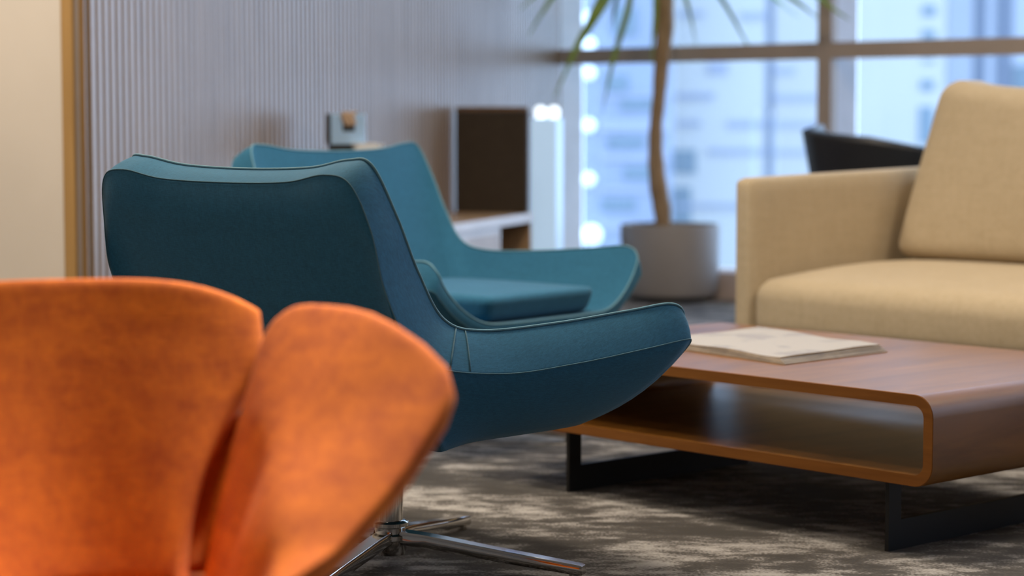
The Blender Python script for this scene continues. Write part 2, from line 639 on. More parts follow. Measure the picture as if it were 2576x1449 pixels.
def fz(py, d=FD):
    return 0.88 + (300 - py) / 5417 * d


def building(label, px0, px1, d, depth, ztop, mat, wins=(), ledges=(), lamps=(), fins=(), group=None):
    b = thing('office_building', label, 'building', (fx((px0 + px1) / 2, d), d, -40), 0, 'buildings across the street')
    cx = fx((px0 + px1) / 2, d)
    bm = bmesh.new()
    box(bm, fx(px0, d) - cx, fx(px1, d) - cx, 0, depth, 0, ztop + 40)
    link_mesh('facade', bm, mat, b, smooth=False)
    for (a, c, t, u) in wins:
        bm = bmesh.new()
        box(bm, fx(a, d) - cx, fx(c, d) - cx, -0.10, 0.2, fz(u, d) + 40, fz(t, d) + 40, 0.03, 1)
        link_mesh('window', bm, M['ext_glass'], b, smooth=False)
    for (a, c, t, u) in ledges:
        bm = bmesh.new()
        box(bm, fx(a, d) - cx, fx(c, d) - cx, -0.12, 0.2, fz(u, d) + 40, fz(t, d) + 40)
        link_mesh('window_band', bm, M['ext_strip'], b, smooth=False)
    for (a, c, t, u) in fins:
        bm = bmesh.new()
        box(bm, fx(a, d) - cx, fx(c, d) - cx, -0.05, 0.3, fz(u, d) + 40, fz(t, d) + 40)
        link_mesh('pilaster', bm, M['ext_pier'], b, smooth=False)
    for (x, y, s) in lamps:
        bm = bmesh.new()
        bmesh.ops.create_uvsphere(bm, u_segments=16, v_segments=10, radius=s, matrix=Matrix.Translation((fx(x, d) - cx, -s * 0.8, fz(y, d) + 40)))
        link_mesh('floor_lamp', bm, M['lamp'], b)
    return b


M['lamp'] = emit_mat('facade_lamp', (0.82, 0.91, 1.0), 0.75)
M['glow'] = emit_mat('plinth_added_glow', (0.55, 0.76, 1.0), 0.5)  # glow added to lift the plinth's brightness, not a known light source
M['cap_glow'] = emit_mat('added_cap_glow', (0.85, 0.93, 1.0), 1.6)  # emission added for the bright spots on the plinth, no known lamps
building('blue grey tower with a row of lamps, seen left of the potted tree', 1150, 1692, 112, 6, 46, M['facade_blue'],
         wins=[(1540, 1600, 20, 90), (1520, 1580, 190, 230), (1560, 1640, 250, 275), (1530, 1620, 345, 372), (1570, 1650, 420, 450), (1510, 1600, 500, 530)],
         ledges=[(1505, 1690, 236, 246), (1505, 1690, 300, 330), (1505, 1690, 384, 402), (1505, 1690, 470, 482), (1505, 1690, 560, 580)],
         lamps=[(1480, 48, 0.31), (1481, 112, 0.31), (1481, 184, 0.31), (1481, 315, 0.31), (1481, 450, 0.31), (1488, 590, 0.5)])
building('pale building with dashes of window bands, right of the trunk', 1700, 1926, 120, 16, 40, M['facade_white'],
         ledges=[(1700, 1770, 30, 42), (1860, 1926, 34, 48), (1780, 1830, 160, 184), (1700, 1796, 234, 248), (1700, 1764, 304, 316), (1830, 1926, 304, 318), (1782, 1926, 374, 386), (1700, 1926, 512, 522)],
         wins=[(1690, 1752, 376, 436), (1690, 1740, 470, 600)])
building('pale building with a column of small windows, behind the bronze mullion', 1946, 2376, 120, 16, 44, M['facade_warm'],
         ledges=[(1946, 2000, 170, 184), (1946, 2058, 238, 252), (1946, 2058, 306, 318), (1946, 2040, 376, 386)],
         wins=[(2316, 2350, 16, 40), (2316, 2350, 76, 100), (2316, 2350, 150, 156), (2314, 2348, 202, 226), (2312, 2348, 268, 360)],
         fins=[(1926, 1945, -900, 1400)])
building('grey blue building at the right edge, above the sofa cushion', 2380, 4300, 134, 16, 44, M['facade_mid'],
         ledges=[(2380, 2450, 236, 300)], wins=[(2546, 2640, 165, 230)], fins=[(2446, 2478, -900, 1400), (2500, 2544, -900, 1400)])

# ------------------------------------------------------------ low media bench along the slatted wall
ROT_T = math.atan2(TD.y, TD.x)
bench = thing('media_bench', 'low media bench with oak top, white slatted door and dark niche along slatted wall', 'bench', CO + TD * 1.68 + TN * 0.015, ROT_T)
Lb, Db, Hb = 1.42, 0.335, 0.47
bm = bmesh.new()
box(bm, 0, Lb, 0, Db, Hb - 0.012, Hb, 0.003, 2)
link_mesh('bench_top', bm, M['oak_top'], bench, smooth=False)
bm = bmesh.new()
box(bm, 0, Lb, Db - 0.02, Db + 0.003, Hb - 0.042, Hb - 0.001, 0.002, 1)
link_mesh('top_edge', bm, M['white_lam'], bench, smooth=False)
bm = bmesh.new()
box(bm, 0, Lb, 0, Db - 0.021, Hb - 0.042, Hb - 0.0125)
box(bm, 0.02, Lb, 0, 0.015, 0.06, Hb - 0.043)
box(bm, 0.02, Lb, 0.016, Db - 0.03, 0.06, 0.08)
box(bm, 0.44, 0.455, 0.016, Db - 0.03, 0.081, Hb - 0.043)
link_mesh('carcass', bm, M['niche'], bench, smooth=False)
bm = bmesh.new()
box(bm, 0, 0.02, 0, Db - 0.005, 0.0, Hb - 0.043, 0.002, 1)
link_mesh('side_panel', bm, M['oak_top'], bench, smooth=False)
bm = bmesh.new()
box(bm, 0.1, Lb - 0.05, 0.05, Db - 0.06, 0.0, 0.059)
link_mesh('plinth', bm, M['dark'], bench, smooth=False)
for x0 in (0.456, 0.915):
    x1 = x0 + 0.455
    bm = bmesh.new()
    y0, y1 = Db - 0.026, Db - 0.006
    box(bm, x0, x0 + 0.03, y0, y1, 0.065, Hb - 0.045)
    box(bm, x1 - 0.03, x1, y0, y1, 0.065, Hb - 0.045)
    box(bm, x0 + 0.031, x1 - 0.031, y0, y1, Hb - 0.068, Hb - 0.045)
    box(bm, x0 + 0.031, x1 - 0.031, y0, y1, 0.065, 0.10)
    x = x0 + 0.045
    while x < x1 - 0.05:
        box(bm, x, x + 0.019, y0, y1, 0.101, Hb - 0.0685)
        x += 0.034
    link_mesh('slatted_door', bm, M['white_lam'], bench, smooth=False)

# dark upright panel standing on the end of the bench
pan = thing('divider_panel', 'dark brown square divider panel standing on the end of the media bench', 'panel', CO + TD * 1.725 + TN * 0.015 + Vector((0, 0, 0.4705)), ROT_T)
bm = bmesh.new()
box(bm, 0.0, 0.03, 0.0, 0.33, 0.0, 0.445, 0.003, 1)
link_mesh('felt_board', bm, M['charcoal'], pan, smooth=False)
bm = bmesh.new()
box(bm, -0.003, 0.034, 0.0, 0.334, 0.4455, 0.465, 0.003, 1)
link_mesh('top_rail', bm, M['dark_wood'], pan, smooth=False)

# pale plinth in the corner, its glow and two bright caps added for brightness
tw = thing('display_plinth', 'slim pale plinth with added glow standing in the corner beside the dark panel', 'plinth', (0.168, 10.3, 0), ROT_T)
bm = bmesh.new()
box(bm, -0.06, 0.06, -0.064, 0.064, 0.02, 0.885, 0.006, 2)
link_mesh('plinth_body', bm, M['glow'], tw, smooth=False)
bm = bmesh.new()
box(bm, -0.055, 0.055, -0.058, 0.058, 0.0, 0.019)
link_mesh('plinth_foot', bm, M['dark'], tw, smooth=False)
for k, (dx, dy, lab) in enumerate(((-0.0, -0.034, 'left of the two small glowing caps added on top of the pale plinth'), (0.0, 0.034, 'right of the two small glowing caps added on top of the pale plinth'))):
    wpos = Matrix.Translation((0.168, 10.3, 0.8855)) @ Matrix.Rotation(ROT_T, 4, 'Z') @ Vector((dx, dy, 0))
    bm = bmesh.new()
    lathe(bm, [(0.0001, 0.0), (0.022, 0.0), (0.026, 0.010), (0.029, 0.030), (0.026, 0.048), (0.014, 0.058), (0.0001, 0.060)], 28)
    cup = link_mesh('glowing_cap', bm, M['cap_glow'])
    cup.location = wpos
    tag(cup, lab, 'lamp', 'small glowing caps added on the plinth')

# ------------------------------------------------------------ small side table with tissue box behind the rear chair
st = thing('side_table', 'small pedestal side table hidden behind the farther teal chair', 'side table', (-0.575, 7.82, 0), 0)
bm = bmesh.new()
lathe(bm, [(0.0001, 0.745), (0.12, 0.745), (0.13, 0.751), (0.13, 0.763), (0.125, 0.767), (0.0001, 0.767)], 40)
link_mesh('table_top', bm, M['dark_wood'], st, angle=40)
bm = bmesh.new()
cylinder(bm, 0, 0, 0.02, 0.7445, 0.02)
link_mesh('pedestal', bm, M['black_metal'], st, angle=40)
bm = bmesh.new()
lathe(bm, [(0.0001, 0.0), (0.13, 0.0), (0.13, 0.008), (0.03, 0.0195), (0.0001, 0.0195)], 40)
link_mesh('base_plate', bm, M['black_metal'], st, angle=40)

tb = thing('tissue_box', 'pale blue box with a tan tissue sticking out, behind the farther teal chair', 'tissue box', (-0.602, 7.84, 0.7675), R(10))
bm = bmesh.new()
box(bm, -0.063, 0.063, -0.05, 0.05, 0.022, 0.133, 0.003, 2)
link_mesh('box_body', bm, M['box_blue'], tb, smooth=False)
bm = bmesh.new()
box(bm, -0.064, 0.064, -0.051, 0.051, 0.0, 0.0215)
box(bm, -0.070, -0.0635, -0.050, 0.050, 0.022, 0.132)
link_mesh('box_base', bm, M['dark'], tb, smooth=False)
bm = bmesh.new()
box(bm, -0.020, 0.024, -0.0535, -0.0505, 0.070, 0.127, 0.001, 1)
link_mesh('box_slot', bm, M['dark'], tb, smooth=False)
bm = bmesh.new()
P = []
for i in range(15):
    row = []
    for j in range(15):
        u, v = i / 14 - 0.5, j / 14
        row.append(Vector((0.002 + u * (0.042 + 0.012 * v) + 0.004 * math.sin(v * 7), -0.057 - 0.004 * math.cos(u * 14 + v * 4), 0.090 + v * 0.050 + 0.004 * math.cos(u * 17))))
    P.append(row)
pillow_sheet(bm, P, 0.004, 0.1)
link_mesh('tissue', bm, M['tissue'], tb)

bm = bmesh.new()
for k in range(8):
    a = [(-0.048, -0.03), (0.05, -0.034), (0.047, 0.034), (-0.05, 0.03)]
    z = 0.0035 * k
    vs = [bm.verts.new((x + 0.002 * k * (-1) ** k, y + 0.0015 * k, z)) for x, y in a] + [bm.verts.new((x * 0.98 + 0.002 * k * (-1) ** k, y * 0.98 + 0.0015 * k, z + 0.0033)) for x, y in a]
    for q in ((0, 3, 2, 1), (4, 5, 6, 7), (0, 1, 5, 4), (1, 2, 6, 5), (2, 3, 7, 6), (3, 0, 4, 7)):
        bm.faces.new([vs[i] for i in q])
nap = link_mesh('paper_napkin_stack', bm, M['white'], smooth=False)
nap.location = (-0.520, 7.78, 0.7675)
tag(nap, 'small stack of white paper napkins beside the pale blue tissue box', 'napkins')

# ------------------------------------------------------------ potted tree in front of the window
tree = thing('potted_tree', 'tall potted cane tree with drooping strap leaves in grey pot by window', 'plant', (0.769, 10.45, 0))
bm = bmesh.new()
lathe(bm, [(0.0001, 0.03), (0.225, 0.03), (0.236, 0.05), (0.242, 0.35), (0.238, 0.372), (0.226, 0.372), (0.222, 0.33), (0.0001, 0.33)], 64)
link_mesh('pot', bm, M['pot'], tree, angle=50)
bm = bmesh.new()
lathe(bm, [(0.0001, 0.0), (0.19, 0.0), (0.19, 0.0295), (0.0001, 0.0295)], 48)
link_mesh('pot_base', bm, M['dark'], tree, angle=50)
bm = bmesh.new()
lathe(bm, [(0.0001, 0.3305), (0.221, 0.3305), (0.218, 0.345), (0.12, 0.353), (0.0001, 0.356)], 48)
link_mesh('soil', bm, M['soil'], tree)
tr = [(-0.030, 0, 0.345), (-0.038, 0, 0.44), (-0.057, 0, 0.553), (-0.070, 0, 0.688), (-0.070, 0, 0.842), (-0.056, 0, 0.996), (-0.045, 0, 1.15), (-0.031, 0, 1.303), (-0.031, 0, 1.455), (-0.040, 0, 1.70)]
pts = catmull(tr, 8)
rad = [0.038 + 0.004 * math.sin(i * 0.9) * 0.3 + 0.006 * math.sin(i * 0.13) for i in range(len(pts))]
bm = bmesh.new()
tube(bm, pts, rad, 20)
link_mesh('trunk', bm, M['bark'], tree)


def leaf(bm, ctrl, w):
    ps = catmull(ctrl, 10)
    n = len(ps)
    rows = []
    for i, p in enumerate(ps):
        a, b = ps[max(i - 1, 0)], ps[min(i + 1, n - 1)]
        t = (b - a).normalized()
        side = t.cross(Vector((0.25, -1, 0.2))).normalized()
        nor = side.cross(t).normalized()
        u = i / (n - 1)
        hw = 1.5 * w * (0.55 + 0.45 * math.sin(math.pi * min(1, u * 1.25))) * (1 - u ** 3) + 0.0008
        rows.append([bm.verts.new(p - side * hw + nor * 0.25 * hw), bm.verts.new(p), bm.verts.new(p + side * hw + nor * 0.25 * hw),
                     bm.verts.new(p - side * hw + nor * (0.25 * hw + 0.0012)), bm.verts.new(p + nor * 0.0014), bm.verts.new(p + side * hw + nor * (0.25 * hw + 0.0012))])
    for a, b in zip(rows, rows[1:]):
        for (i, j) in ((0, 1), (1, 2), (2, 5), (5, 4), (4, 3), (3, 0)):
            bm.faces.new((a[i], a[j], b[j], b[i]))
    bm.faces.new([rows[0][i] for i in (0, 1, 2, 5, 4, 3)])
    bm.faces.new([rows[-1][i] for i in (3, 4, 5, 2, 1, 0)])


# leaf tips in the tree's own coordinates
LEAVES = LEAF_DATA = [
    ([(-0.094, 0.0, 1.627), (-0.234, -0.125, 1.58), (-0.353, -0.25, 1.404), (-0.455, -0.25, 1.237), (-0.511, -0.25, 1.115), (-0.571, -0.25, 0.975)], 0.016),
    ([(-0.075, 0.0, 1.627), (-0.174, -0.075, 1.565), (-0.225, -0.15, 1.372), (-0.281, -0.15, 1.184), (-0.313, -0.15, 1.042), (-0.343, -0.15, 0.896)], 0.011),
    ([(-0.055, 0.0, 1.627), (-0.079, -0.075, 1.527), (-0.087, -0.15, 1.372), (-0.098, -0.15, 1.24), (-0.101, -0.15, 1.136)], 0.009),
    ([(-0.017, 0.0, 1.627), (0.026, -0.075, 1.565), (0.064, -0.15, 1.428), (0.091, -0.15, 1.325), (0.111, -0.15, 1.225)], 0.007),
    ([(0.002, 0.0, 1.627), (0.143, 0.075, 1.594), (0.272, 0.15, 1.444), (0.367, 0.15, 1.28), (0.456, 0.15, 1.144)], 0.008),
    ([(0.002, 0.0, 1.665), (0.22, 0.075, 1.632), (0.482, 0.15, 1.493), (0.56, 0.15, 1.435), (0.639, 0.15, 1.377)], 0.006),
    ([(0.002, 0.0, 1.665), (0.244, -0.075, 1.659), (0.541, -0.15, 1.466), (0.636, -0.15, 1.4), (0.705, -0.15, 1.349)], 0.009),
    ([(0.002, 0.0, 1.684), (0.28, -0.275, 1.718), (0.581, -0.55, 1.479), (0.682, -0.55, 1.398), (0.783, -0.55, 1.331)], 0.015),
    ([(-0.075, 0.0, 1.665), (-0.306, -0.025, 1.663), (-0.517, -0.05, 1.529), (-0.622, -0.05, 1.396), (-0.692, -0.05, 1.278)], 0.012),
    ([(-0.075, 0.0, 1.684), (-0.363, -0.025, 1.682), (-0.574, -0.05, 1.548), (-0.67, -0.05, 1.462), (-0.736, -0.05, 1.405)], 0.010),
    ([(-0.065, 0.0, 1.627), (-0.214, 0.075, 1.575), (-0.262, 0.15, 1.444), (-0.27, 0.15, 1.367), (-0.272, 0.15, 1.324)], 0.008),
    ([(-0.065, 0.0, 1.627), (-0.26, -0.25, 1.609), (-0.381, -0.5, 1.41), (-0.45, -0.5, 1.255), (-0.487, -0.5, 1.137)], 0.008),
]
bm = bmesh.new()
for ctrl, w in LEAVES:
    leaf(bm, ctrl, w)
rnd = random.Random(3)
for k in range(34):                          # the rest of the crown, above the picture
    a = 2 * math.pi * k / 34 + rnd.uniform(-0.1, 0.1)
    rr = rnd.uniform(0.25, 0.62)
    up = rnd.uniform(0.05, 0.31)
    z0 = 1.70 + rnd.uniform(-0.02, 0.10)
    y_out = max(-0.62, min(0.25, rr * math.sin(a)))
    if math.cos(a) < 0:
        rr *= 0.75
    if abs(a - math.pi / 2) < 0.9:
        rr *= 0.6
        y_out *= 0.6
    leaf(bm, [(-0.04, 0, z0), (-0.04 + rr * 0.45 * math.cos(a), y_out * 0.45, z0 + up), (-0.04 + rr * math.cos(a), y_out, z0 + up * 0.9 + 0.02)], 0.013)
link_mesh('foliage', bm, M['leaf'], tree)

# ------------------------------------------------------------ black tub chair beyond the sofa
tub = thing('tub_chair', 'black leather tub chair beyond the sofa arm, in front of the window', 'chair', (1.50, 8.55, 0), R(-25))
NA = 40
bm = bmesh.new()
P = []
for i in range(NA + 1):
    u = eased(NA)[i]
    ang = R(200) * (u - 0.5)
    row = []
    for j in range(15):
        v = eased(14)[j]
        top = 0.815 + 0.045 * max(0.0, -(u - 0.5) * 2) ** 1.2 - 0.10 * max(0.0, (u - 0.5) * 2)
        z = 0.36 + (top - 0.36) * v
        rad_x, rad_y = 0.225 + 0.09 * v, 0.225 + 0.09 * v
        row.append(Vector((rad_x * math.sin(ang), -rad_y * math.cos(ang), z)))
    P.append(row)
pillow_sheet(bm, P, 0.065, 0.08)
link_mesh('tub_shell', bm, M['black_leather'], tub)
bm = bmesh.new()
puff(bm, -0.22, 0.22, -0.21, 0.26, 0.33, 0.45, 0.05, 0.015)
link_mesh('seat_cushion', bm, M['black_leather'], tub)
for sx, sy in ((-1, -1), (1, -1), (-1, 1), (1, 1)):
    bm = bmesh.new()
    tube(bm, [(0.16 * sx, 0.16 * sy, 0.352), (0.21 * sx, 0.21 * sy, 0.0)], [0.018, 0.011], 14)
    link_mesh('leg', bm, M['black_metal'], tub)

# ------------------------------------------------------------ sofa
ROT = R(-47.9)
sofa = thing('sofa', 'beige linen sofa with thin square arms and tall back cushion behind the table', 'sofa', (0.655, 6.353, 0), ROT)
SW = 2.3
bm = bmesh.new()


def arm_fn(w, ux, uy, uz):
    if uz > 0.3:
        w.z += 0.022 * (uy + 1) / 2
    return w


puff(bm, 0.0, 0.066, 0.0, 0.92, 0.10, 0.708, 0.022, 0, 0, 16, arm_fn)
link_mesh('arm', bm, M['linen'], sofa)
bm = bmesh.new()
puff(bm, SW - 0.066, SW, 0.0, 0.92, 0.10, 0.708, 0.022, 0, 0, 16, arm_fn)
link_mesh('arm', bm, M['linen'], sofa)
bm = bmesh.new()
puff(bm, 0.067, SW - 0.067, 0.76, 0.92, 0.10, 0.70, 0.03)
link_mesh('back_frame', bm, M['linen'], sofa)
bm = bmesh.new()
puff(bm, 0.067, SW - 0.067, 0.03, 0.755, 0.10, 0.235, 0.015)
link_mesh('base', bm, M['linen'], sofa)


def seat_fn(w, ux, uy, uz):
    if uz > 0:
        w.z += uz * (0.036 * (1 - ((1 - uy) / 2) ** 2.2) + 0.016 * (1 - uy * uy)) * (1 - 0.5 * ux ** 12)
    return w


bm = bmesh.new()
puff(bm, 0.069, SW - 0.069, -0.005, 0.752, 0.236, 0.408, 0.055, 0.0, 0.012, 30, seat_fn)
link_mesh('seat_cushion', bm, M['linen'], sofa)


def back_fn(w, ux, uy, uz):
    t = (w.z - 0.46) / 0.52
    w.y += 0.10 * t
    w.x += 0.06 * t * (1 - ux) / 2 * 1.5
    qq = max(0.0, (ux + 0.85) / 1.85)
    w.z -= 0.085 * max(0, t) * qq ** 0.6 * (1 - 0.5 * qq)
    w.y -= 0.03 * (1 - ux * ux) * (1 - uz * uz) * (1 if uy < 0 else -0.3)
    w.y += 0.004 * math.sin(9 * w.x + 6 * w.z)
    return w


bm = bmesh.new()
puff(bm, 0.095, 1.12, 0.62, 0.80, 0.452, 1.0, 0.055, 0.012, 0.0, 24, back_fn)
link_mesh('back_cushion', bm, M['linen'], sofa)
bm = bmesh.new()
puff(bm, 1.16, SW - 0.10, 0.62, 0.80, 0.452, 0.985, 0.055, 0.012, 0.0, 24, back_fn)
link_mesh('back_cushion', bm, M['linen'], sofa)
for x in (0.06, SW - 0.06):
    for y in (0.06, 0.86):
        bm = bmesh.new()
        box(bm, x - 0.02, x + 0.02, y - 0.02, y + 0.02, 0, 0.101, 0.003, 1)
        link_mesh('foot', bm, M['black_metal'], sofa, smooth=False)

# ------------------------------------------------------------ coffee table: a walnut loop on two black sled legs
TL, TW, TB, TT = 1.385, 0.848, 0.147, 0.333
table = thing('coffee_table', 'walnut loop coffee table with open shelf on black sled legs', 'table', (-0.0946, 5.2455, 0), ROT)


def loop_profile(x0, x1, z0, z1, r, n=8):
    pts = []
    for cx, cz, a0 in ((x1 - r, z1 - r, 0), (x0 + r, z1 - r, 90), (x0 + r, z0 + r, 180), (x1 - r, z0 + r, 270)):
        for k in range(n + 1):
            a = R(a0 + 90 * k / n)
            pts.append((cx + r * math.cos(a), cz + r * math.sin(a)))
    return pts


bm = bmesh.new()
TH = 0.022
po = loop_profile(0, TL, TB, TT, 0.045)
pi_ = loop_profile(TH, TL - TH, TB + TH, TT - TH, 0.023)
ev = 0.0012


def ring(pts, y):
    return [bm.verts.new((x, y, z)) for x, z in pts]


def shrink(pts, s):
    cx, cz = TL / 2, (TB + TT) / 2
    return [(x - math.copysign(s, x - cx), z - math.copysign(s, z - cz)) for x, z in pts]


n = len(po)
o0, o1 = ring(po, ev), ring(po, TW - ev)
i0, i1 = ring(pi_, ev), ring(pi_, TW - ev)
fo0, fi0 = ring(shrink(po, ev), 0), ring(shrink(pi_, -ev), 0)
fo1, fi1 = ring(shrink(po, ev), TW), ring(shrink(pi_, -ev), TW)
for k in range(n):
    q = (k + 1) % n
    for a, b, mi in ((o0, o1, 0), (i1, i0, 0), (fo0, o0, 1), (o1, fo1, 1), (i0, fi0, 1), (fi1, i1, 1), (fi0, fo0, 1), (fo1, fi1, 1)):
        f = bm.faces.new((a[k], a[q], b[q], b[k]))
        f.material_index = mi
link_mesh('loop_body', bm, [M['walnut'], M['walnut_edge']], table, angle=30)
for xl in (0.305, 1.25):
    bm = bmesh.new()
    y0, y1, w, th = 0.025, 0.66, 0.040, 0.010
    pr = [(y0, 0.0), (y1, 0.0), (y1, TB), (y1 - w, TB), (y1 - w, 0.062), (y0 + w, 0.062), (y0 + w, TB), (y0, TB)]
    A = [bm.verts.new((xl, y, z)) for y, z in pr]
    B = [bm.verts.new((xl + th, y, z)) for y, z in pr]
    for k in range(8):
        bm.faces.new((A[k], A[(k + 1) % 8], B[(k + 1) % 8], B[k]))
    for G in (A, B):
        for q in ((0, 1, 4, 5), (0, 5, 6, 7), (1, 2, 3, 4)):
            bm.faces.new([G[i] for i in q])
    link_mesh('sled_leg', bm, M['black_metal'], table, smooth=False)

# newspaper on the table
m, nt, p = new_mat('newsprint')
mp = coords(nt, (1, 1, 1))
br = N(nt, 'ShaderNodeTexNoise', Scale=11.0, Detail=3.0)
nt.links.new(mp.outputs['Vector'], br.inputs['Vector'])
ln = N(nt, 'ShaderNodeTexWave', Scale=70.0, Distortion=1.0)
nt.links.new(mp.outputs['Vector'], ln.inputs['Vector'])
rp = ramp(nt, [(0.53, (0, 0, 0)), (0.62, (1, 1, 1))])
nt.links.new(br.outputs['Fac'], rp.inputs['Fac'])
ml = N(nt, 'ShaderNodeMath', operation='MULTIPLY')
nt.links.new(rp.outputs['Color'], ml.inputs[0])
nt.links.new(ln.outputs['Fac'], ml.inputs[1])
mx = N(nt, 'ShaderNodeMix')
mx.data_type = 'RGBA'
mx.inputs[6].default_value = (0.385, 0.37, 0.36, 1)
mx.inputs[7].default_value = (0.22, 0.22, 0.25, 1)
nt.links.new(ml.outputs[0], mx.inputs[0])
nt.links.new(mx.outputs[2], p.inputs['Base Color'])
p.inputs['Roughness'].default_value = 0.8
M['paper'] = m
M['paper_edge'] = plain('newsprint_edge', (0.38, 0.30, 0.215), 0.9, var=0.2, scale=30)
news = thing('newspaper', 'folded newspaper lying on the walnut coffee table', 'newspaper', (-0.0946, 5.2455, TT + 0.0005), ROT)
for k in range(4):
    d = 0.004 * k
    A = [Vector((0.30 + 0.3 * d, 0.72 - d)), Vector((0.815 - 2 * d, 0.583 + d * 0.2)), Vector((0.828 - 2.2 * d, 0.201 + 1.2 * d)), Vector((0.32 + d, 0.285 + 0.6 * d))]
    bm = bmesh.new()
    G = [[], []]
    nn = 14
    for lay in (0, 1):
        for i in range(nn + 1):
            row = []
            for j in range(nn + 1):
                u, v = i / nn, j / nn
                q = (A[3] * (1 - u) + A[2] * u) * (1 - v) + (A[0] * (1 - u) + A[1] * u) * v
                z = 0.0032 * k + (0.0030 if lay else 0.0) + (0.0006 * math.sin(9 * u + 3 * v + k) + 0.0006) * k
                if k == 3 and lay:
                    z += 0.0014 * math.sin(7 * u + 5 * v) ** 2
                row.append(bm.verts.new((q.x, q.y, z)))
            G[lay].append(row)
    for lay in (0, 1):
        for i in range(nn):
            for j in range(nn):
                f = bm.faces.new((G[lay][i][j], G[lay][i + 1][j], G[lay][i + 1][j + 1], G[lay][i][j + 1]))
    for i in range(nn):
        for a, b in (((i, 0), (i + 1, 0)), ((i, nn), (i + 1, nn)), ((0, i), (0, i + 1)), ((nn, i), (nn, i + 1))):
            f = bm.faces.new((G[0][a[0]][a[1]], G[0][b[0]][b[1]], G[1][b[0]][b[1]], G[1][a[0]][a[1]]))
            f.material_index = 1
    link_mesh('folded_sheet', bm, [M['paper'], M['paper_edge']], news, angle=40)

# ------------------------------------------------------------ teal swivel lounge chairs
# right half, from the middle of the back to the middle of the front lip: rim, seam, outer bottom, inner bottom
ROWS = [
    ((-.355, 0, .788), (-.412, 0, .766), (-.20, 0, .28), (-.20, 0, .38)),
    ((-.357, .18, .793), (-.414, .18, .770), (-.20, .14, .28), (-.19, .16, .38)),
    ((-.364, .29, .808), (-.420, .29, .785), (-.19, .25, .28), (-.18, .24, .38)),
    ((-.358, .345, .800), (-.418, .355, .770), (-.18, .30, .28), (-.17, .265, .38)),
    ((-.315, .362, .71), (-.398, .386, .69), (-.18, .325, .28), (-.16, .28, .38)),
    ((-.262, .360, .61), (-.372, .398, .575), (-.165, .325, .28), (-.13, .285, .38)),
    ((-.198, .358, .523), (-.292, .403, .460), (-.13, .31, .28), (-.10, .29, .375)),
    ((-.105, .364, .497), (-.11, .414, .424), (-.05, .285, .28), (-.03, .29, .37)),
    ((.07, .388, .501), (.07, .433, .429), (.07, .285, .28), (.10, .292, .362)),
    ((.24, .414, .514), (.24, .452, .444), (.17, .285, .28), (.20, .295, .355)),
    ((.345, .432, .522), (.352, .458, .454), (.23, .28, .28), (.29, .30, .352)),
    ((.385, .432, .497), (.388, .448, .450), (.25, .275, .28), (.32, .30, .351)),
    ((.392, .405, .450), (.392, .425, .425), (.265, .27, .28), (.345, .297, .351)),
    ((.398, .345, .395), (.395, .365, .375), (.275, .26, .28), (.365, .285, .351)),
    ((.405, .265, .358), (.402, .278, .335), (.285, .225, .28), (.378, .245, .351)),
    ((.41, .15, .351), (.408, .15, .325), (.29, .13, .28), (.385, .14, .351)),
    ((.41, 0, .351), (.408, 0, .325), (.29, 0, .28), (.385, 0, .351)),
]


def full_loop(col):
    right = [Vector((r[col][0], -r[col][1], r[col][2])) for r in ROWS]
    left = [Vector((r[col][0], r[col][1], r[col][2])) for r in ROWS[1:-1]]
    return catmull(right + list(reversed(left)), 8, closed=True)


